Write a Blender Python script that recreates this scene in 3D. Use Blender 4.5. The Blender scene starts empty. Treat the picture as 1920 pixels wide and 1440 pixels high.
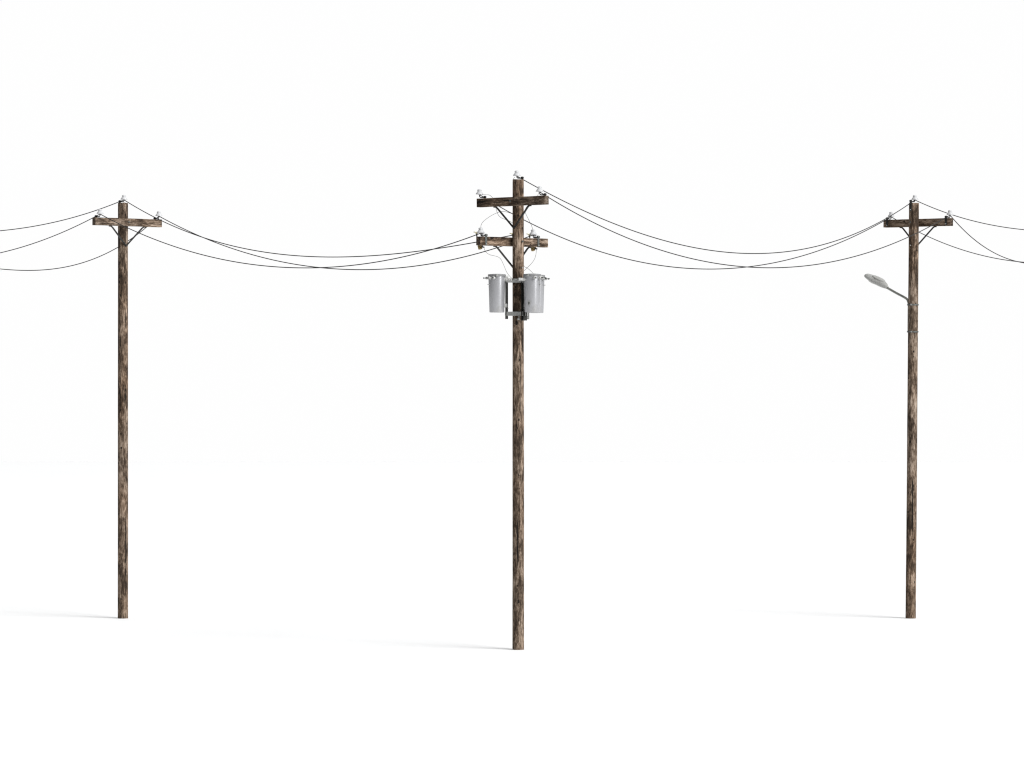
import bpy, bmesh, math, random
from mathutils import Vector, Matrix, noise
from math import sin, cos, pi, radians

scene = bpy.context.scene
COL = scene.collection

# ------------------------------------------------------------------ camera
CAM_H = 6.87            # metres; horizon falls at row 713 of 1440
CAM_D = 94.694          # metres from the camera to the middle pole
FPX = 6960.0            # focal length in pixels of the 1920 wide photograph
cam_d = bpy.data.cameras.new("camera")
cam_d.sensor_width = 36.0
cam_d.lens = FPX / 1920 * 36.0
cam_d.shift_y = -7.0 / 1920
cam_d.clip_start = 1.0
cam_d.clip_end = 2000.0
cam = bpy.data.objects.new("camera", cam_d)
cam.location = (0, -CAM_D, CAM_H)
cam.rotation_euler = (radians(90), 0, 0)
COL.objects.link(cam)
scene.camera = cam

# ------------------------------------------------------------------ world: a dim room, bright overhead, lit white wall at the far side
WORLD_TOP = 0.72
world = bpy.data.worlds.new("World")
scene.world = world
world.use_nodes = True
wn, wl = world.node_tree.nodes, world.node_tree.links
wn.clear()
w_out = wn.new("ShaderNodeOutputWorld")
w_bg = wn.new("ShaderNodeBackground")
w_tc = wn.new("ShaderNodeTexCoord")
w_sp = wn.new("ShaderNodeSeparateXYZ")
def w_range(sock, a, b, lo, hi):
    n = wn.new("ShaderNodeMapRange")
    n.interpolation_type = 'SMOOTHSTEP'
    for k, v in (("From Min", a), ("From Max", b), ("To Min", lo), ("To Max", hi)):
        n.inputs[k].default_value = v
    wl.new(sock, n.inputs["Value"])
    return n.outputs[0]


wl.new(w_tc.outputs["Generated"], w_sp.inputs[0])
w_top = w_range(w_sp.outputs["Z"], 0.25, 0.90, 0.05, WORLD_TOP)      # bright overhead, dim walls
w_far = w_range(w_sp.outputs["Y"], 0.78, 0.90, 0.0, 0.995)             # the lit white wall behind the poles
w_max = wn.new("ShaderNodeMath")
w_max.operation = 'MAXIMUM'
wl.new(w_top, w_max.inputs[0])
wl.new(w_far, w_max.inputs[1])
w_bg.inputs["Color"].default_value = (1.0, 1.0, 1.0, 1)
wl.new(w_max.outputs[0], w_bg.inputs["Strength"])
wl.new(w_bg.outputs[0], w_out.inputs[0])

# ------------------------------------------------------------------ key light: one big soft box, front right, high
KEY_AZ, KEY_EL, KEY_R = radians(52), radians(31), 5000.0
key_d = bpy.data.lights.new("key_light", 'AREA')
key_d.shape = 'DISK'
key_d.size = 3900.0
key_d.energy = 372.0e6
key_d.color = (1.0, 0.995, 0.99)
key = bpy.data.objects.new("key_light", key_d)
kdir = Vector((sin(KEY_AZ) * cos(KEY_EL), -cos(KEY_AZ) * cos(KEY_EL), sin(KEY_EL)))
key.location = Vector((0, 0, 5)) + kdir * KEY_R
key.rotation_euler = kdir.to_track_quat('Z', 'Y').to_euler()
COL.objects.link(key)

# tall narrow strip light standing under the key: the bright stripe down the tanks
strip_d = bpy.data.lights.new("strip_light", 'AREA')
strip_d.shape = 'RECTANGLE'
strip_d.size = 55.0
strip_d.size_y = 270.0
strip_d.energy = 800000.0
strip = bpy.data.objects.new("strip_light", strip_d)
sdir = Vector((sin(radians(52)), -cos(radians(52)), 0))
strip.location = sdir * 600.0 + Vector((0, 0, 137))
strip.rotation_euler = (sdir * 600 + Vector((0, 0, 120))).to_track_quat('Z', 'Y').to_euler()
COL.objects.link(strip)

vs = scene.view_settings
scene.display_settings.display_device = 'sRGB'
vs.view_transform = 'Standard'
vs.look = 'None'
vs.exposure = 0.0
vs.gamma = 1.0
vs.use_curve_mapping = False
scene.render.engine = 'CYCLES'
scene.cycles.use_denoising = True
scene.cycles.filter_width = 1.2


# ------------------------------------------------------------------ materials
def new_mat(name):
    m = bpy.data.materials.new(name)
    m.use_nodes = True
    nt = m.node_tree
    b = nt.nodes["Principled BSDF"]
    return m, nt, b


def N(nt, kind, **kw):
    n = nt.nodes.new(kind)
    for k, v in kw.items():
        setattr(n, k, v)
    return n


def math_node(nt, op, a, b=None, clamp=False):
    n = N(nt, "ShaderNodeMath", operation=op)
    n.use_clamp = clamp
    for i, v in enumerate((a, b)):
        if v is None:
            continue
        if isinstance(v, (int, float)):
            n.inputs[i].default_value = v
        else:
            nt.links.new(v, n.inputs[i])
    return n.outputs[0]


def ramp(nt, fac, stops):
    r = N(nt, "ShaderNodeValToRGB")
    els = r.color_ramp.elements
    while len(els) < len(stops):
        els.new(0.5)
    for e, (p, c) in zip(els, stops):
        e.position = p
        e.color = (c, c, c, 1) if isinstance(c, (int, float)) else (*c, 1)
    nt.links.new(fac, r.inputs[0])
    return r.outputs[0]


def mixc(nt, fac, a, b, blend='MIX'):
    n = N(nt, "ShaderNodeMix", data_type='RGBA', blend_type=blend)
    for i, v in ((0, fac), (6, a), (7, b)):
        if isinstance(v, (int, float)):
            n.inputs[i].default_value = v
        elif isinstance(v, tuple):
            n.inputs[i].default_value = (*v, 1)
        else:
            nt.links.new(v, n.inputs[i])
    return n.outputs[2]


def wood(name, axis, gain=1.0):
    """weathered timber: grain streaks, stains, drying cracks, nail holes; seed comes from the object's own number"""
    m, nt, b = new_mat(name)
    L = nt.links
    tc = N(nt, "ShaderNodeTexCoord")
    at = N(nt, "ShaderNodeAttribute", attribute_type='OBJECT', attribute_name='seed')

    def tex(scale, detail, rough, stretch, dist=0.0, off=0.0):
        mp = N(nt, "ShaderNodeMapping")
        s = [1.0, 1.0, 1.0]
        s[axis] = stretch
        mp.inputs["Scale"].default_value = s
        mp.inputs["Location"].default_value = (off, off * .7, off * 1.3)
        L.new(tc.outputs["Object"], mp.inputs["Vector"])
        n = N(nt, "ShaderNodeTexNoise", noise_dimensions='4D')
        n.inputs["Scale"].default_value = scale
        n.inputs["Detail"].default_value = detail
        n.inputs["Roughness"].default_value = rough
        n.inputs["Distortion"].default_value = dist
        L.new(mp.outputs[0], n.inputs["Vector"])
        L.new(at.outputs["Fac"], n.inputs["W"])
        return n.outputs[0]

    fine = tex(44, 7, .74, .10)
    streak = tex(12, 6, .68, .10, .5, 3.0)
    patch = tex(4.4, 7, .72, .36, .7, 7.0)
    big = tex(1.3, 3, .55, .35, .2, 11.0)
    crackn = tex(7.5, 3, .55, .022, .1, 17.0)
    mott = tex(24, 6, .78, .40, .4, 23.0)

    g = math_node(nt, 'ADD', math_node(nt, 'MULTIPLY', fine, .38), math_node(nt, 'MULTIPLY', streak, .28))
    g = math_node(nt, 'ADD', g, math_node(nt, 'MULTIPLY', patch, .30))
    g = math_node(nt, 'ADD', g, math_node(nt, 'MULTIPLY', mott, .28))
    g = math_node(nt, 'MULTIPLY', g, 1 / 1.24)
    base = ramp(nt, g, [(.415, (.010, .0068, .0042)), (.462, (.042, .028, .0185)), (.498, (.108, .077, .054)),
                        (.535, (.235, .181, .139)), (.59, (.420, .345, .280))])
    brown = ramp(nt, big, [(.40, 0.0), (.62, 1.0)])
    base = mixc(nt, math_node(nt, 'MULTIPLY', brown, .55), base, mixc(nt, 1.0, base, (1.06, .90, .76), 'MULTIPLY'))
    dark = ramp(nt, patch, [(.40, 1.0), (.50, 0.0)])
    base = mixc(nt, math_node(nt, 'MULTIPLY', dark, .62), base, (.024, .016, .011))
    # drying cracks: long thin contour lines of a stretched noise
    c = math_node(nt, 'ABSOLUTE', math_node(nt, 'SUBTRACT', crackn, .5))
    wdt = ramp(nt, big, [(.42, .006), (.68, .034)])
    c = math_node(nt, 'LESS_THAN', c, wdt)
    c = math_node(nt, 'MULTIPLY', c, ramp(nt, streak, [(.50, 0.0), (.54, 1.0)]))
    # nail and knot holes
    vm = N(nt, "ShaderNodeMapping")
    vs_ = [1.0, 1.0, 1.0]
    vs_[axis] = .62
    vm.inputs["Scale"].default_value = vs_
    L.new(tc.outputs["Object"], vm.inputs["Vector"])
    vo = N(nt, "ShaderNodeTexVoronoi", voronoi_dimensions='4D')
    vo.inputs["Scale"].default_value = 6.2
    L.new(vm.outputs[0], vo.inputs["Vector"])
    L.new(math_node(nt, 'MULTIPLY', at.outputs["Fac"], .013), vo.inputs["W"])
    sx = N(nt, "ShaderNodeSeparateColor")
    L.new(vo.outputs["Color"], sx.inputs[0])
    rad = math_node(nt, 'MULTIPLY', sx.outputs[0], .26)
    h = math_node(nt, 'LESS_THAN', vo.outputs["Distance"], rad)
    h = math_node(nt, 'MULTIPLY', h, math_node(nt, 'GREATER_THAN', sx.outputs[1], .55))
    vo2 = N(nt, "ShaderNodeTexVoronoi", voronoi_dimensions='4D')
    vo2.inputs["Scale"].default_value = 15.0
    L.new(vm.outputs[0], vo2.inputs["Vector"])
    L.new(math_node(nt, 'MULTIPLY', at.outputs["Fac"], .021), vo2.inputs["W"])
    sx2 = N(nt, "ShaderNodeSeparateColor")
    L.new(vo2.outputs["Color"], sx2.inputs[0])
    h2 = math_node(nt, 'LESS_THAN', vo2.outputs["Distance"], math_node(nt, 'MULTIPLY', sx2.outputs[0], .36))
    h2 = math_node(nt, 'MULTIPLY', h2, math_node(nt, 'GREATER_THAN', sx2.outputs[1], .55))
    hole = math_node(nt, 'MAXIMUM', math_node(nt, 'MAXIMUM', c, h), h2)
    if axis == 2:
        # one long open split down each shaft; where it lies comes from the object
        def own(nm):
            return N(nt, "ShaderNodeAttribute", attribute_type='OBJECT', attribute_name=nm).outputs["Fac"]
        sp = N(nt, "ShaderNodeSeparateXYZ")
        L.new(tc.outputs["Object"], sp.inputs[0])
        th = math_node(nt, 'ARCTAN2', sp.outputs[1], sp.outputs[0])
        wob = N(nt, "ShaderNodeTexNoise", noise_dimensions='1D')
        wob.inputs["Scale"].default_value = 2.6
        wob.inputs["Detail"].default_value = 5
        L.new(math_node(nt, 'ADD', sp.outputs[2], at.outputs["Fac"]), wob.inputs["W"])
        off = math_node(nt, 'MULTIPLY', math_node(nt, 'SUBTRACT', wob.outputs[0], .5), .38)
        dist = math_node(nt, 'ABSOLUTE', math_node(nt, 'ADD', math_node(nt, 'SUBTRACT', th, own('split_angle')), off))
        up = math_node(nt, 'SUBTRACT', own('split_top'), sp.outputs[2])
        dn = math_node(nt, 'SUBTRACT', sp.outputs[2], own('split_bottom'))
        end = math_node(nt, 'MULTIPLY', math_node(nt, 'MINIMUM', up, dn), .40)
        wid = math_node(nt, 'MINIMUM', end, math_node(nt, 'MULTIPLY', wob.outputs[0], .30))
        hole = math_node(nt, 'MAXIMUM', hole, math_node(nt, 'LESS_THAN', dist, wid))
    base = mixc(nt, math_node(nt, 'MULTIPLY', hole, .93), base, (.006, .0045, .0035))
    base = mixc(nt, 1.0, base, (gain, gain, gain), 'MULTIPLY')
    if axis == 0:                          # darker end grain; its colour also stands in for shade on the arm ends
        sn = N(nt, "ShaderNodeSeparateXYZ")
        L.new(tc.outputs["Normal"], sn.inputs[0])
        e = math_node(nt, 'GREATER_THAN', math_node(nt, 'ABSOLUTE', sn.outputs[0]), .9)
        base = mixc(nt, math_node(nt, 'MULTIPLY', e, .45), base, (.02, .017, .014))
    L.new(base, b.inputs["Base Color"])
    b.inputs["Roughness"].default_value = .88
    b.inputs["Specular IOR Level"].default_value = .18
    bp = N(nt, "ShaderNodeBump")
    bp.inputs["Strength"].default_value = .75
    bp.inputs["Distance"].default_value = .02
    hgt = math_node(nt, 'SUBTRACT', g, math_node(nt, 'MULTIPLY', hole, .5))
    L.new(hgt, bp.inputs["Height"])
    L.new(bp.outputs[0], b.inputs["Normal"])
    return m


def plain(name, col, rough=.5, metal=0.0, var=.15, scale=8.0, spec=.5, bump=0.0, coat=0.0, dirt=None):
    m, nt, b = new_mat(name)
    tc = N(nt, "ShaderNodeTexCoord")
    n = N(nt, "ShaderNodeTexNoise")
    n.inputs["Scale"].default_value = scale
    n.inputs["Detail"].default_value = 6
    n.inputs["Roughness"].default_value = .62
    nt.links.new(tc.outputs["Object"], n.inputs["Vector"])
    lo = tuple(c * (1 - var) for c in col)
    hi = tuple(min(1, c * (1 + var)) for c in col)
    c = ramp(nt, n.outputs[0], [(.32, lo), (.68, hi)])
    if dirt:
        n2 = N(nt, "ShaderNodeTexNoise")
        n2.inputs["Scale"].default_value = dirt[1]
        n2.inputs["Detail"].default_value = 8
        n2.inputs["Roughness"].default_value = .7
        nt.links.new(tc.outputs["Object"], n2.inputs["Vector"])
        c = mixc(nt, ramp(nt, n2.outputs[0], [(.52, 0.0), (.66, .7)]), c, dirt[0])
    nt.links.new(c, b.inputs["Base Color"])
    b.inputs["Roughness"].default_value = rough
    b.inputs["Metallic"].default_value = metal
    b.inputs["Specular IOR Level"].default_value = spec
    b.inputs["Coat Weight"].default_value = coat
    if bump:
        bp = N(nt, "ShaderNodeBump")
        bp.inputs["Strength"].default_value = bump
        bp.inputs["Distance"].default_value = .01
        nt.links.new(n.outputs[0], bp.inputs["Height"])
        nt.links.new(bp.outputs[0], b.inputs["Normal"])
    return m


M_POLE = wood("weathered_pole_wood", 2, .98)
M_ARM = wood("weathered_arm_wood", 0, .92)
M_IRON = plain("black_iron", (.012, .012, .011), .55, .3)
M_STRAP = plain("dull_grey_steel", (.085, .09, .085), .5, .4, .2, 20)
M_GALV = plain("galvanised_steel", (.30, .305, .295), .45, .3, .18, 18)
M_DARKSTEEL = plain("dark_steel_channel", (.03, .031, .028), .5, .4, .2, 12)
M_PORC = plain("white_porcelain", (.47, .475, .485), .25, 0, .03, 5, .5, 0, .1)
M_RIB = plain("grey_white_glaze", (.42, .42, .41), .25, 0, .08, 9)
M_PAINT = plain("grey_tank_paint", (.38, .383, .398), .29, 0.5, .05, 2.5, .5, 0, .0, ((.29, .288, .275), 1.6))
M_LID = plain("grey_lid_paint", (.20, .202, .205), .4, 0.0, .08, 5)
M_WIRE = plain("black_cable", (.008, .008, .008), .6)
M_LEAD = plain("thin_dark_lead", (.014, .013, .012), .6)
M_BRASS = plain("tarnished_brass", (.30, .215, .085), .42, .6, .3, 30)
M_RING = plain("pale_worn_brass", (.46, .42, .27), .35, .4, .2, 40)
M_LAMP = plain("weathered_lamp_metal", (.44, .445, .43), .55, 0.0, .04, 4, .3, 0, 0, ((.30, .298, .28), 1.5))
M_LAMPARM = plain("grey_lamp_tube", (.26, .265, .245), .42, .5, .2, 10)
M_LENS = plain("frosted_lens", (.5, .5, .47), .2, 0, .05)
M_WHITE = plain("white_studio_sweep", (.86, .865, .87), .9, 0, .004, .05, .1)


# ------------------------------------------------------------------ mesh helpers
def link(name, bm, mat, parent=None, smooth=True, seed=None, sharp=35):
    bmesh.ops.recalc_face_normals(bm, faces=bm.faces[:])
    me = bpy.data.meshes.new(name)
    bm.to_mesh(me)
    bm.free()
    me.materials.append(mat)
    if smooth:
        me.polygons.foreach_set("use_smooth", [True] * len(me.polygons))
        me.set_sharp_from_angle(angle=radians(sharp))
    o = bpy.data.objects.new(name, me)
    COL.objects.link(o)
    if parent:
        o.parent = parent
    if seed is not None:
        o["seed"] = float(seed)
    return o


def thing(name, label, cat, loc=(0, 0, 0), rotz=0.0, group=None):
    o = bpy.data.objects.new(name, None)
    o.empty_display_size = .3
    COL.objects.link(o)
    o.location = loc
    o.rotation_euler = (0, 0, rotz)
    tag(o, label, cat, group)
    return o


def tag(o, label, cat, group=None):
    o["label"] = label
    o["category"] = cat
    if group:
        o["group"] = group
    return o


def box(bm, c, size, rot=None, bevel=0.0):
    """box centred on c; rot is a 3x3 matrix"""
    r = bmesh.ops.create_cube(bm, size=1.0)
    vsx = r["verts"]
    m = Matrix.Diagonal((*size, 1))
    if rot is not None:
        m = rot.to_4x4() @ m
    m = Matrix.Translation(c) @ m
    bmesh.ops.transform(bm, matrix=m, verts=vsx)
    if bevel:
        es = list({e for v in vsx for e in v.link_edges})
        bmesh.ops.bevel(bm, geom=es, offset=bevel, segments=2, affect='EDGES', profile=.6)
    return bm


def tube(bm, pts, r, seg=8, cap=True):
    """round bar along pts; r a number or one per point"""
    pts = [Vector(p) for p in pts]
    n = len(pts)
    rs = r if isinstance(r, (list, tuple)) else [r] * n
    rings = []
    up = None
    for i, p in enumerate(pts):
        t = (pts[min(i + 1, n - 1)] - pts[max(i - 1, 0)]).normalized()
        if up is None:
            up = Vector((0, 0, 1)) if abs(t.z) < .9 else Vector((1, 0, 0))
        a = t.cross(up)
        if a.length < 1e-6:
            a = t.cross(Vector((0, 1, 0)))
        a.normalize()
        bb = a.cross(t).normalized()
        up = bb
        rings.append([bm.verts.new(p + (a * cos(2 * pi * k / seg) + bb * sin(2 * pi * k / seg)) * rs[i]) for k in range(seg)])
    for A, B in zip(rings, rings[1:]):
        for k in range(seg):
            bm.faces.new((A[k], A[(k + 1) % seg], B[(k + 1) % seg], B[k]))
    if cap:
        bm.faces.new(rings[0][::-1])
        bm.faces.new(rings[-1])
    return bm


def lathe(bm, prof, seg=28, mat=None):
    """prof: list of (radius, height) round local Z; mat places it"""
    mat = mat or Matrix.Identity(4)
    rings = []
    for r, z in prof:
        if r < 1e-5:
            rings.append([bm.verts.new(mat @ Vector((0, 0, z)))])
        else:
            rings.append([bm.verts.new(mat @ Vector((r * cos(2 * pi * k / seg), r * sin(2 * pi * k / seg), z))) for k in range(seg)])
    for A, B in zip(rings, rings[1:]):
        if len(A) == 1 and len(B) == 1:
            continue
        for k in range(seg):
            k2 = (k + 1) % seg
            if len(A) == 1:
                bm.faces.new((A[0], B[k], B[k2]))
            elif len(B) == 1:
                bm.faces.new((A[k], A[k2], B[0]))
            else:
                bm.faces.new((A[k], A[k2], B[k2], B[k]))
    return bm


def xdir(d, origin):
    """matrix taking local +Z to direction d at origin"""
    return Matrix.Translation(origin) @ Vector(d).to_track_quat('Z', 'Y').to_matrix().to_4x4()


def smooth_path(pts, per=7):
    P = [Vector(p) for p in pts]
    out = []
    for i in range(len(P) - 1):
        p0, p1, p2, p3 = P[max(i - 1, 0)], P[i], P[i + 1], P[min(i + 2, len(P) - 1)]
        for k in range(per):
            t = k / per
            out.append(.5 * ((2 * p1) + (p2 - p0) * t + (2 * p0 - 5 * p1 + 4 * p2 - p3) * t * t + (3 * p1 - p0 - 3 * p2 + p3) * t ** 3))
    out.append(P[-1])
    return out


def copy_tree(o, parent=None):
    c = o.copy()
    COL.objects.link(c)
    c.parent = parent
    for ch in [x for x in bpy.data.objects if x.parent == o]:
        copy_tree(ch, c)
    return c


# ------------------------------------------------------------------ the setting: a white studio sweep
def setting():
    bm = bmesh.new()
    vv = [bm.verts.new(p) for p in ((-260, -140, 0), (260, -140, 0), (260, 220, 0), (-260, 220, 0))]
    bm.faces.new(vv)
    g = link("ground", bm, M_WHITE, smooth=False)
    g["kind"] = "structure"
    g["label"] = "seamless white floor under the three poles"


setting()

# ------------------------------------------------------------------ poles
POLE_H = 12.0
R_TOP, R_BOT = .1435, .1485
ARM_L, ARM_T, ARM_H = 2.33, .163, .222
ARM_Y = -(R_TOP + ARM_T / 2 - .004)
YS = FPX * 12 / 779.5 - CAM_D


def radius_at(z):
    return R_BOT + (R_TOP - R_BOT) * z / POLE_H


def make_shaft(parent, seed, rot):
    bm = bmesh.new()
    seg, rings = 56, 150
    rows = []
    for i in range(rings + 1):
        z = POLE_H * i / rings
        r0 = radius_at(z)
        row = []
        for k in range(seg):
            a = 2 * pi * k / seg
            n = noise.noise(Vector((cos(a) * 1.3 + seed, sin(a) * 1.3, z * .35)))
            n2 = noise.noise(Vector((cos(a) * 5 + seed, sin(a) * 5, z * .9)))
            r = r0 * (1 + .022 * n + .016 * n2)
            wob = .008 * noise.noise(Vector((seed, 3.1, z * .22)))
            zz = z
            if i == rings:
                zz = z - .012 + .016 * noise.noise(Vector((cos(a) * 2.2, sin(a) * 2.2, seed)))
                r *= .985
            row.append(bm.verts.new((cos(a) * r + wob, sin(a) * r, zz)))
        rows.append(row)
    for A, B in zip(rows, rows[1:]):
        for k in range(seg):
            bm.faces.new((A[k], A[(k + 1) % seg], B[(k + 1) % seg], B[k]))
    top = bm.verts.new((0, 0, POLE_H - .004))
    for k in range(seg):
        bm.faces.new((rows[-1][k], rows[-1][(k + 1) % seg], top))
    bm.faces.new(rows[0][::-1])
    o = link("shaft", bm, M_POLE, parent, seed=seed, sharp=50)
    o.rotation_euler.z = rot
    return o


def split(o, world_deg, yaw_deg, z0, z1):
    """place the long drying split of a shaft"""
    a = world_deg - yaw_deg - math.degrees(o.rotation_euler.z)
    o["split_angle"] = radians((a + 180) % 360 - 180)
    o["split_bottom"], o["split_top"] = z0, z1


def R4(a):
    return Matrix.Rotation(a, 4, 'Z')


def make_crossarm(parent, ztop, yaw, seed):
    """squared timber, long axis on its own local X so that the grain runs along it"""
    bm = bmesh.new()
    nx, ny, nz = 40, 3, 4
    box(bm, (0, 0, 0), (ARM_L, ARM_T, ARM_H), None, .009)
    es = [e for e in bm.edges if abs(e.verts[0].co.x - e.verts[1].co.x) > 1.0]
    bmesh.ops.subdivide_edges(bm, edges=es, cuts=nx, use_grid_fill=True)
    for v in bm.verts:
        c = v.co
        v.co = c + Vector((0, .004 * noise.noise(Vector((c.x * 2.5 + seed, c.y * 4, c.z * 4))),
                           .005 * noise.noise(Vector((c.x * 2.1, c.z * 3 + seed, c.y * 3)))))
    o = link("crossarm", bm, M_ARM, parent, seed=seed, sharp=40)
    o.matrix_local = R4(yaw) @ Matrix.Translation((0, ARM_Y, ztop - ARM_H / 2))
    # through bolt, a washered nut at each end
    for yy, s in ((-ARM_T / 2 - .003, -1), (-2 * ARM_Y - ARM_T / 2 + .03, 1)):
        bm = bmesh.new()
        lathe(bm, [(0, 0), (.027, 0), (.027, .006), (.016, .008), (.016, .024), (.012, .028), (0, .028)], 12, xdir((0, s, 0), (0, yy, .005)))
        link("bolt", bm, M_STRAP, o)
    return o


def make_braces(parent, ztop, yaw):
    zb = ztop - ARM_H
    for s in (-1, 1):
        bm = bmesh.new()
        path = [(s * .635, ARM_Y, zb - .012), (s * .565, ARM_Y, zb - .016), (s * .52, ARM_Y + .004, zb - .045),
                (s * .03, -R_TOP - .022, zb - .535), (s * -.012, -R_TOP - .016, zb - .575)]
        path = [Vector(p) for p in path]
        w, t = .046, .016
        prev = None
        for i, p in enumerate(path):
            d = (path[min(i + 1, len(path) - 1)] - path[max(i - 1, 0)]).normalized()
            n = d.cross(Vector((0, 1, 0))).normalized()
            side = n.cross(d).normalized()
            ring = [bm.verts.new(p + n * (t * a) + side * (w / 2 * b)) for a, b in ((-.9, -1), (.9, -1), (.9, 1), (-.9, 1))]
            if prev:
                for k in range(4):
                    bm.faces.new((prev[k], prev[(k + 1) % 4], ring[(k + 1) % 4], ring[k]))
            else:
                bm.faces.new(ring[::-1])
            prev = ring
        bm.faces.new(prev)
        o = link("brace", bm, M_IRON, parent, sharp=25)
        o.matrix_local = R4(yaw)
    bm = bmesh.new()
    lathe(bm, [(0, 0), (.016, 0), (.016, .03), (0, .03)], 6, xdir((0, 1, 0), (0, R_TOP + .002, zb - .55)))
    o = link("brace_bolt", bm, M_GALV, parent)
    o.matrix_local = R4(yaw)


INS_PROF = [(0, -.012), (.030, -.012), (.034, .006), (.050, .010), (.088, .002), (.097, .001), (.1005, .008), (.098, .018), (.086, .034),
            (.070, .054), (.060, .070), (.054, .077), (.051, .083), (.055, .090), (.061, .097), (.060, .110), (.052, .124),
            (.036, .133), (.016, .137), (0, .138)]


def make_insulator(parent, x, y, z, yplate, plate_h, yaw, iron, plate_mat, rise):
    """porcelain bell on a hooked pin; the pin reaches back to a plate bolted on at y = yplate"""
    bm = bmesh.new()
    lathe(bm, INS_PROF, 30)
    o = link("insulator", bm, M_PORC, parent, sharp=60)
    o.matrix_local = R4(yaw) @ Matrix.Translation((x, y, z))
    bm = bmesh.new()
    dy = yplate - y
    sgn = 1 if dy > 0 else -1
    zr = -rise
    pts = [(0, 0, .01), (0, 0, zr * .45), (0, sgn * .012, zr * .8), (0, sgn * .04, zr), (0, dy * .6, zr), (0, dy, zr)]
    tube(bm, smooth_path(pts, 4), .014, 10)
    link("pin", bm, iron, o)
    bm = bmesh.new()
    box(bm, (0, dy + sgn * .008, zr + .025 - plate_h / 2), (.062, .014, plate_h), None, .003)
    lathe(bm, [(0, -.034), (.028, -.034), (.034, -.02), (.034, .02), (.028, .034), (0, .034)], 12,
          xdir((1, 0, 0), (0, dy + sgn * .004, zr + .012)))
    link("mounting_plate", bm, plate_mat, o)
    bm = bmesh.new()
    lathe(bm, [(0, 0), (.017, 0), (.017, .016), (.012, .02), (0, .02)], 6,
          xdir((0, sgn, 0), (0, dy + sgn * .013, zr + .025 - plate_h + .035)))
    link("plate_bolt", bm, M_GALV, o)
    return o


PLATE_Y = -R_TOP + .004
INS_LIFT = .10
UP_TOP, LOW_TOP = POLE_H - .467, POLE_H - 1.486


def dress_top(root, yaw=0.0):
    zt = UP_TOP
    make_crossarm(root, zt, yaw, 3.7)
    make_braces(root, zt, yaw)
    for s in (-1.03, 1.03):
        make_insulator(root, s, -.335, zt + INS_LIFT, PLATE_Y, .25, yaw, M_IRON, M_IRON, .075)
    make_insulator(root, 0, -.05, POLE_H + .083, R_TOP + .006, .30, yaw, M_IRON, M_IRON, .055)


PX_L = -729.5 / FPX * (YS + CAM_D)
PX_C = 11.6 / FPX * CAM_D
PX_R = 747.7 / FPX * (YS + CAM_D)
POLES = "wooden utility poles in a row"

left = thing("utility_pole", "weathered wooden utility pole with one crossarm in front, without lamp or tanks",
             "utility pole", (PX_L, YS, 0), radians(41), POLES)
split(make_shaft(left, 5.3, radians(20)), -50, 41, .55, 2.95)
dress_top(left)

right = copy_tree(left)
tag(right, "wooden utility pole leaning slightly and carrying the grey street lamp, crossarm behind its shaft", "utility pole", POLES)
right.location = (PX_R, YS, 0)
lean = Matrix.Rotation(math.atan2(.088, 12), 4, 'Y')
right.matrix_local = Matrix.Translation((PX_R, YS, 0)) @ lean @ R4(radians(139))
for ch in [x for x in bpy.data.objects if x.parent == right]:
    if ch.name.startswith("shaft"):
        ch["seed"] = 12.6
        ch.rotation_euler.z = radians(200)
        split(ch, -86, 139, 2.35, 4.2)
    if ch.name.startswith("crossarm"):
        ch["seed"] = 21.9

mid = thing("utility_pole", "taller-looking nearest wooden utility pole with two crossarms and three grey transformer tanks",
            "utility pole", (PX_C, 0, 0), radians(-42), POLES)
split(make_shaft(mid, 31.4, radians(-70)), -96, -42, 2.05, 3.5)
dress_top(mid)
YAW2 = radians(264)       # the lower crossarm sits on the other side of the shaft
make_crossarm(mid, LOW_TOP, YAW2, 44.2)
make_braces(mid, LOW_TOP, YAW2)
for s in (.977, -.82, -.25):
    make_insulator(mid, s, -.335, LOW_TOP + INS_LIFT, PLATE_Y, .27, YAW2, M_IRON, M_STRAP, .075)
for ch in [x for x in bpy.data.objects if x.parent == mid]:
    if ch.name.startswith("crossarm") and ch["seed"] == 3.7:
        ch["seed"] = 9.1


def pole_point(which, v):
    """a point of a pole's own frame in the world"""
    base, ang = {'L': ((PX_L, YS), 41), 'C': ((PX_C, 0), -42), 'D': ((PX_C, 0), 222), 'R': ((PX_R, YS), 139)}[which]
    p = R4(radians(ang)) @ Vector(v)
    if which == 'R':
        p = lean @ p
    return p + Vector((base[0], base[1], 0))


def ins_point(which, pos):
    zt = UP_TOP if which != 'D' else LOW_TOP
    z = zt + INS_LIFT - .006
    if pos == 'T':
        return pole_point(which, (0, -.05, POLE_H + .077))
    s = {'-': -1.03, '+': 1.03} if which != 'D' else {'+': .977, '-': -.82, 'M': -.25}
    return pole_point(which, (s[pos], -.335, z))


# ------------------------------------------------------------------ transformers on the middle pole
def ribbed(bm, m, length, r_in, r_out, n, seg=18):
    prof = [(0, 0), (r_in, 0)]
    for i in range(n):
        z0 = length * (i + .1) / n
        z1 = length * (i + .55) / n
        z2 = length * (i + .95) / n
        prof += [(r_in, z0), (r_out, z0 + .25 * (z1 - z0)), (r_out, z1), (r_in, z2)]
    prof += [(r_in * .8, length), (0, length)]
    lathe(bm, prof, seg, m)


TR_R = .60
TR_Z0, TR_H = 8.593, .972


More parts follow.
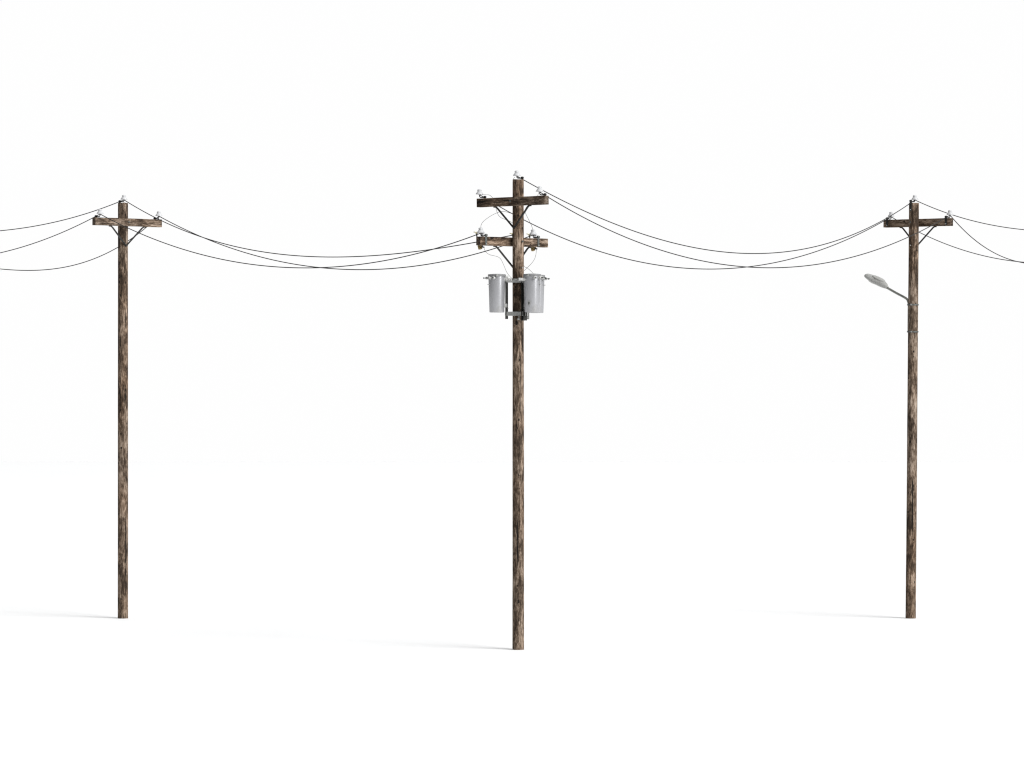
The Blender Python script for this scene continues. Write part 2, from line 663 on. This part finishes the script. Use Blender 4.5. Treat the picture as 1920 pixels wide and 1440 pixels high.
def transformer(ang, label, prim_ang, sec_angs, clamp_ang, tab_ang, plate_ang=None):
    cx, cy = PX_C + TR_R * cos(radians(ang)), TR_R * sin(radians(ang))
    t = thing("pole_transformer", label, "transformer", (cx, cy, TR_Z0), 0, "grey transformer tanks on the middle pole")
    bm = bmesh.new()
    lathe(bm, [(0, 0), (.176, 0), (.187, .006), (.190, .02), (.216, TR_H - .06), (.216, TR_H - .05), (.216, TR_H - .035), (0, TR_H - .035)], 64)
    link("tank", bm, M_PAINT, t, sharp=40)
    bm = bmesh.new()
    lathe(bm, [(0, TR_H - .034), (.214, TR_H - .034), (.226, TR_H - .052), (.229, TR_H - .048), (.229, TR_H - .008), (.222, TR_H), (.10, TR_H + .012), (0, TR_H + .014)], 64)
    link("lid", bm, M_LID, t, sharp=40)

    def d(a):
        return Vector((cos(radians(a)), sin(radians(a)), 0))

    bm = bmesh.new()
    ribbed(bm, xdir(d(prim_ang), d(prim_ang) * .20 + Vector((0, 0, TR_H - .14))), .195, .030, .046, 5)
    pb = link("primary_bushing", bm, M_RIB, t)
    bm = bmesh.new()
    lathe(bm, [(0, 0), (.014, 0), (.014, .025), (0, .025)], 10, xdir(d(prim_ang), d(prim_ang) * .39 + Vector((0, 0, TR_H - .14))))
    link("terminal", bm, M_STRAP, pb)
    for a in sec_angs:
        bm = bmesh.new()
        ribbed(bm, xdir(d(a), d(a) * .208 + Vector((0, 0, TR_H - .095))), .085, .024, .038, 2, 14)
        sb = link("secondary_bushing", bm, M_RIB, t)
        bm = bmesh.new()
        lathe(bm, [(0, 0), (.012, 0), (.012, .035), (.020, .037), (.020, .055), (0, .055)], 10,
              xdir(d(a), d(a) * .292 + Vector((0, 0, TR_H - .095))))
        link("terminal", bm, M_STRAP, sb)
    for a in (clamp_ang, clamp_ang + 180):
        bm = bmesh.new()
        rot = Matrix.Rotation(radians(a), 3, 'Z')
        box(bm, d(a) * .233 + Vector((0, 0, TR_H - .03)), (.025, .045, .06), rot, .005)
        lathe(bm, [(0, -.03), (.02, -.03), (.024, 0), (.02, .03), (0, .03)], 12, xdir(d(a + 90), d(a) * .246 + Vector((0, 0, TR_H - .045))))
        link("lid_clamp", bm, M_GALV, t)
    bm = bmesh.new()
    rot = Matrix.Rotation(radians(tab_ang), 3, 'Z')
    box(bm, d(tab_ang) * .225 + Vector((0, 0, TR_H - .26)), (.05, .055, .016), rot, .003)
    link("ground_lug", bm, M_GALV, t)
    if plate_ang is not None:
        bm = bmesh.new()
        rot = Matrix.Rotation(radians(plate_ang), 3, 'Z')
        box(bm, d(plate_ang) * .2065 + Vector((0, 0, .23)), (.02, .07, .105), rot, .004)
        npl = link("nameplate", bm, M_GALV, t)
        bm = bmesh.new()
        box(bm, d(plate_ang) * .220 + Vector((0, 0, .23)), (.006, .03, .055), rot, .001)
        link("nameplate_panel", bm, M_STRAP, npl)
    # hangers welded to the back of the tank, towards the pole
    h = ang + 180
    rot = Matrix.Rotation(radians(h), 3, 'Z')
    for z, r0 in ((.18, .19), (TR_H - .075, .215)):
        bm = bmesh.new()
        box(bm, d(h) * (r0 + .035) + Vector((0, 0, z)), (.09, .13, .095), rot, .006)
        link("hanger_lug", bm, M_GALV, t)
    return t


A1, A2, A3 = 205, 306, 40
transformer(A1, "grey transformer tank alone on the left side of the middle pole", -14, (183, 222, 252), 272, 205)
transformer(A2, "front one of the two overlapping grey transformer tanks right of the middle pole", 207, (-75, -38, -8), 244, -30, 248)
transformer(A3, "rear grey transformer tank right of the middle pole, half hidden behind another tank", 215, (-40, -8, 20), 300, -20)


def make_mount():
    t = thing("transformer_bracket", "grey steel cluster bracket clamped round the middle pole holding the tanks", "mounting bracket",
              (PX_C, 0, 8.4))

    def d(a):
        return Vector((cos(radians(a)), sin(radians(a)), 0))
    for a in (A1, A2, A3):
        bm = bmesh.new()
        rot = Matrix.Rotation(radians(a), 3, 'Z')
        zc, zh, rr, wd, hd = .53, 1.0, .325, .05, .022
        if a == A2:
            zc, zh, rr, wd, hd = .50, 1.02, .255, .11, .046
        box(bm, d(a) * rr + Vector((0, 0, zc)), (hd * 2 - .012, .012, zh), rot)
        for s in (-1, 1):
            box(bm, d(a) * (rr + s * hd) + Vector((0, 0, zc)), (.012, wd, zh), rot)
        c = link("channel", bm, M_GALV if a == A3 else M_DARKSTEEL, t, smooth=False)
        bm = bmesh.new()
        lathe(bm, [(0, -.05), (.014, -.05), (.014, .05), (0, .05)], 10, xdir(d(a + 90), d(a) * .31 + Vector((0, 0, .30))))
        link("cross_bolt", bm, M_GALV, c)
    for z, hh in ((1.008, .10), (.165, .105)):
        for a, b in ((A1, A2), (A2, A3)):
            p, q = d(a) * .315, d(b) * .315
            if a == A1:
                p = d(a) * .345
                q = d(b) * .235
            v = q - p
            rot = Matrix.Rotation(math.atan2(v.y, v.x), 3, 'Z')
            bm = bmesh.new()
            box(bm, (p + q) / 2 + Vector((0, 0, z + (.0 if a == A1 else -.003))), (v.length + .05, .014, hh), rot, .002)
            link("crossbar", bm, M_GALV, t, smooth=False)
        # clamp band round the shaft and the stub that carries the bars
        bm = bmesh.new()
        r = R_TOP + .012
        lathe(bm, [(r - .006, -.04), (r + .006, -.04), (r + .006, .04), (r - .006, .04), (r - .006, -.04)], 40, Matrix.Translation((0, 0, z)))
        for a in (A1, A2, A3):
            rot = Matrix.Rotation(radians(a), 3, 'Z')
            box(bm, d(a) * .19 + Vector((0, 0, z)), (.10, .05, .06), rot)
        link("clamp_band", bm, M_STRAP, t, sharp=30)
    # lower hook bolt
    bm = bmesh.new()
    px = .02
    tube(bm, [(px, -.205, .12), (px, -.205, .02)], .012, 10)
    box(bm, (px - .012, -.205, .028), (.055, .05, .05), None, .006)
    link("hook_bolt", bm, M_GALV, t)


make_mount()


# ------------------------------------------------------------------ fuse cutouts behind the lower crossarm
def cutout(s, label):
    base = pole_point('D', (s, 0, LOW_TOP))
    t = thing("fuse_cutout", label, "fuse cutout", base, radians(222), "fuse cutouts behind the lower crossarm")
    bm = bmesh.new()
    m = xdir((0, -.10, 1), (0, -.345, -.20))
    ribbed(bm, m, .32, .030, .055, 6, 20)
    link("porcelain_body", bm, M_PORC, t)
    bm = bmesh.new()                       # hanging bracket on the arm's back face
    box(bm, (0, -.322, -.09), (.05, .02, .10), None, .003)
    link("bracket", bm, M_IRON, t)
    bm = bmesh.new()
    tube(bm, [(0, -.335, .10), (0, -.42, .135), (0, -.60, .105)], .013, 8)
    link("contact_arm", bm, M_IRON, t)
    bm = bmesh.new()
    tube(bm, [(0, -.35, -.20), (.0, -.40, -.245), (0, -.49, -.26)], .014, 8)
    link("hinge_arm", bm, M_IRON, t)
    bm = bmesh.new()                       # fuse tube hanging on the outside
    tube(bm, [(0, -.605, .10), (0, -.535, -.22)], .017, 12)
    link("fuse_tube", bm, M_IRON, t)
    bm = bmesh.new()                       # pull ring at the top
    ring = [(.062 * cos(a), -.62 - .062 * sin(a), .125 + .012 * sin(a)) for a in [i / 24 * 2 * pi for i in range(25)]]
    tube(bm, ring, .008, 8, False)
    box(bm, (0, -.60, .105), (.035, .055, .035), None, .006)
    link("pull_ring", bm, M_RING, t)
    bm = bmesh.new()                       # hinge at the bottom
    box(bm, (0, -.465, -.270), (.075, .085, .085), Matrix.Rotation(radians(18), 3, 'X'), .012)
    box(bm, (0, -.43, -.232), (.05, .07, .04), Matrix.Rotation(radians(-12), 3, 'X'), .008)
    lathe(bm, [(0, -.05), (.022, -.05), (.022, .05), (0, .05)], 14, xdir((1, 0, 0), (0, -.485, -.235)))
    link("hinge", bm, M_BRASS, t)
    bm = bmesh.new()                       # lower terminal clip
    tube(bm, [(0, -.40, -.225), (0, -.355, -.262), (0, -.325, -.255)], .017, 8)
    box(bm, (0, -.338, -.262), (.045, .04, .03), None, .005)
    link("terminal_clip", bm, M_IRON, t)
    return t


cutout(.886, "fuse cutout at the left end of the lower crossarm, its brass hinge hanging below")
cutout(-.35, "middle fuse cutout mostly hidden behind the nearest pole's shaft")
cutout(-.936, "fuse cutout with brass hinge below the lower crossarm, right of the shaft")


# ------------------------------------------------------------------ street lamp on the right pole
def make_lamp():
    # built in a frame whose +X points out along the lamp arm, away from the shaft
    zb = 9.13
    t = thing("street_lamp", "grey cobra head street lamp on a tilted tube strapped to the right pole", "street lamp")
    t.matrix_local = Matrix.Translation((PX_R, YS, 0)) @ lean @ R4(radians(130))
    off = .168
    bm = bmesh.new()
    pts = [(off, 0, zb - .85), (off, 0, zb - .30), (off, 0, zb - .10), (off + .03, 0, zb + .02), (off + .12, 0, zb + .11),
           (off + .50, 0, zb + .265), (off + .95, 0, zb + .455)]
    sp = smooth_path(pts, 6)
    tube(bm, sp, .035, 14)
    link("lamp_arm", bm, M_LAMPARM, t)
    # housing: cross sections along a tilted axis
    ax = Vector((cos(radians(23)), 0, sin(radians(23))))
    upv = Vector((-ax.z, 0, ax.x))
    side = Vector((0, 1, 0))
    o0 = Vector((off + .86, 0, zb + .43))
    secs = [(0, .045, .040, .038), (.04, .066, .062, .052), (.11, .108, .090, .068), (.22, .155, .114, .080), (.36, .190, .124, .084),
            (.54, .202, .120, .082), (.70, .190, .108, .076), (.82, .160, .094, .068), (.90, .125, .076, .056), (.945, .080, .050, .040), (.96, .03, .02, .018)]
    bm = bmesh.new()
    rows = []
    seg = 28
    for s, w, hu, hd in secs:
        row = []
        for k in range(seg):
            a = 2 * pi * k / seg
            y = cos(a) * w
            z = sin(a)
            z = z * (hu if z > 0 else hd)
            row.append(bm.verts.new(o0 + ax * s + side * y + upv * z))
        rows.append(row)
    for A, B in zip(rows, rows[1:]):
        for k in range(seg):
            bm.faces.new((A[k], A[(k + 1) % seg], B[(k + 1) % seg], B[k]))
    bm.faces.new(rows[0][::-1])
    bm.faces.new(rows[-1])
    head = link("lamp_head", bm, M_LAMP, t, sharp=70)
    # raised oval access cover on top
    bm = bmesh.new()
    m = Matrix.Translation(o0 + ax * .43 + upv * .098) @ Matrix((ax, side, upv)).transposed().to_4x4() @ Matrix.Diagonal((1.9, 1.0, 1.0, 1))
    lathe(bm, [(0, .033), (.09, .031), (.125, .026), (.132, .018), (.132, -.03), (0, -.03)], 32, m)
    link("access_cover", bm, M_LAMP, head)
    bm = bmesh.new()
    m = Matrix.Translation(o0 + ax * .60 - upv * .066) @ Matrix((ax, side, upv)).transposed().to_4x4() @ Matrix.Diagonal((1.7, 1.0, 1.0, 1))
    lathe(bm, [(0, -.045), (.06, -.040), (.105, -.022), (.118, .0), (.118, .02), (0, .02)], 28, m)
    link("lens", bm, M_LENS, head)
    for z in (zb - .08, zb - .86):
        bm = bmesh.new()
        pts = []
        for i in range(41):
            a = 2 * pi * i / 40
            r = R_TOP + .014
            x, y = cos(a) * r, sin(a) * r
            if abs(a) < .25 or abs(a - 2 * pi) < .25:
                x = off + .040
            pts.append((x, y))
        prev = None
        for x, y in pts:
            ring = [bm.verts.new((x * f, y * f, z + dz)) for f, dz in ((.96, -.02), (1.03, -.02), (1.03, .02), (.96, .02))]
            if prev:
                for k in range(4):
                    bm.faces.new((prev[k], prev[(k + 1) % 4], ring[(k + 1) % 4], ring[k]))
            prev = ring
        bmesh.ops.remove_doubles(bm, verts=bm.verts[:], dist=.0005)
        b = link("clamp_band", bm, M_STRAP, t, sharp=30)
        aa = radians(115)
        for s in (-.02, .02):
            bm = bmesh.new()
            c = Vector((cos(aa) * (R_TOP + .03), sin(aa) * (R_TOP + .03), z)) + Vector((-sin(aa), cos(aa), 0)) * s
            box(bm, c, (.05, .012, .05), Matrix.Rotation(aa, 3, 'Z'), .003)
            link("band_ear", bm, M_GALV, b)


make_lamp()

# ------------------------------------------------------------------ line wires
WIRE_R = .0126
WIRES = "black line wires strung between the poles"


def span(A, B, sag, asy, label):
    a, b = ins_point(*A), ins_point(*B)
    pts = []
    for i in range(97):
        t = i / 96
        p = a.lerp(b, t)
        p.z -= 4 * sag * t * (1 - t) * (1 + asy * (2 * t - 1))
        pts.append(p)
    bm = bmesh.new()
    tube(bm, pts, WIRE_R, 8)
    o = link("line_wire", bm, M_WIRE, None, sharp=80)
    return tag(o, label, "wire", WIRES)


span(('L', 'T'), ('D', 'M'), 1.10, -.25, "highest wire of the left span, from the pole top to the lower crossarm")
span(('L', '+'), ('D', '-'), 1.20, 0, "wire from the left pole's right insulator to the middle pole's lower crossarm")
span(('L', '-'), ('D', '+'), 1.19, 0, "wire from the left pole's left insulator, crossing over its arm")
span(('C', 'T'), ('R', 'T'), 1.73, .15, "highest wire of the right span, from pole top to pole top")
span(('C', '+'), ('R', '-'), 1.71, 0, "wire from the upper crossarm's right insulator, passing in front of the lamp pole's shaft")
span(('C', '-'), ('R', '+'), 1.71, 0, "wire from the upper crossarm's left insulator, passing behind the middle shaft to the right")


def outer(A, sg, co, length, label):
    """wire running on towards a pole beyond the picture: height is a polynomial of the distance run"""
    a = ins_point(*A)
    d = Vector((sg * cos(radians(48)), sin(radians(48)), 0))
    pts = []
    for i in range(81):
        s = length * i / 80
        pts.append(a + d * s + Vector((0, 0, co[0] * s + co[1] * s * s + co[2] * s ** 3)))
    bm = bmesh.new()
    tube(bm, pts, WIRE_R, 8)
    o = link("line_wire", bm, M_WIRE, None, sharp=80)
    return tag(o, label, "wire", WIRES)


outer(('L', 'T'), -1, (-.21231, .01774, -.00028), 15.9, "wire leaving the frame on the left from the left pole's top insulator")
outer(('L', '-'), -1, (-.28638, .01834, -.00003), 15.9, "middle-height wire leaving the frame at left from the left insulator")
outer(('L', '+'), -1, (-.53824, .06149, -.00193), 13.0, "lowest wire leaving the frame on the left, passing behind the left pole's shaft")
outer(('R', 'T'), 1, (-.24075, .02413, -.00057), 15.9, "wire leaving the frame on the right from the right pole's top insulator")
outer(('R', '-'), 1, (-.66927, .10081, -.00369), 11.5, "steeply dropping wire leaving the frame from the lamp pole's right insulator")
outer(('R', '+'), 1, (-.33052, .02558, -.00031), 15.9, "wire leaving the frame on the right from behind the lamp pole's shaft")


# ------------------------------------------------------------------ thin jumper leads on the middle pole
def at(px, py, y):
    """a point y metres behind the middle pole's plane, read off the photograph's pixel grid"""
    D = CAM_D + y
    return Vector(((px - 960) / FPX * D, y, CAM_H - (py - 713) / FPX * D))


def lead(pts, label, r=.0048):
    bm = bmesh.new()
    tube(bm, smooth_path([at(*p) for p in pts], 6), r, 6)
    o = link("jumper_wire", bm, M_LEAD, None, sharp=80)
    return tag(o, label, "wire", "thin jumper leads on the middle pole")


lead([(903, 365, .42), (912, 365.2, .42), (918, 366, .44), (924, 371.5, .47), (928, 381, .5), (930, 391, .5), (934, 402.5, .5), (941, 409, .5),
      (952, 413, .45), (962, 419, .43), (968.7, 429.5, .416)], "thin lead from the upper crossarm's left insulator hanging over the arm and behind the shaft")
lead([(965.3, 332, -.03), (962.5, 336.5, .12), (963, 350, .24), (966, 372, .24), (966, 392, .24), (961, 400, .24), (950, 397.5, .28), (941, 396.5, .28), (932, 399, .2),
      (920, 405, 0), (907, 414.5, -.28), (902.3, 421.5, -.40), (901.5, 428, -.405)], "thin lead arching from the shaft down to the lower crossarm's left insulator")
lead([(1010, 361, -.90), (1008.6, 365.5, -.85), (1006.5, 371, -.66), (999, 380, -.45), (989, 386, -.2), (984.5, 396, .1), (990, 409.5, .4), (996, 421.5, .68), (999.3, 431.5, .79)],
     "thin lead dropping right of the shaft to the lower crossarm's right insulator")
lead([(907.5, 464, -.33), (909, 469, -.33), (912, 473.5, -.33), (919, 477.8, -.33), (932, 481, -.33), (939, 486, -.33), (944.5, 497, -.34), (950, 510, -.36), (956, 518.3, -.40),
      (961.5, 523, -.45), (966.5, 525.4, -.50), (972, 525.2, -.535)], "thin lead snaking from the left fuse cutout to the bushing before the shaft")
lead([(1006, 466.5, .886), (1004.8, 477, .88), (1002, 486, .85), (996, 494.5, .75), (986, 504.5, .55), (978, 513, .42), (974.5, 522, .30)],
     "thin lead curving from the right fuse cutout down behind the shaft")
lead([(974.5, 465, .494), (977, 482, .5), (982.5, 498.5, .47), (990, 503.5, .44), (1000.5, 513.5, .38), (1002, 517.5, .37)],
     "thin straight lead slanting from behind the shaft to the tank lids on the right")
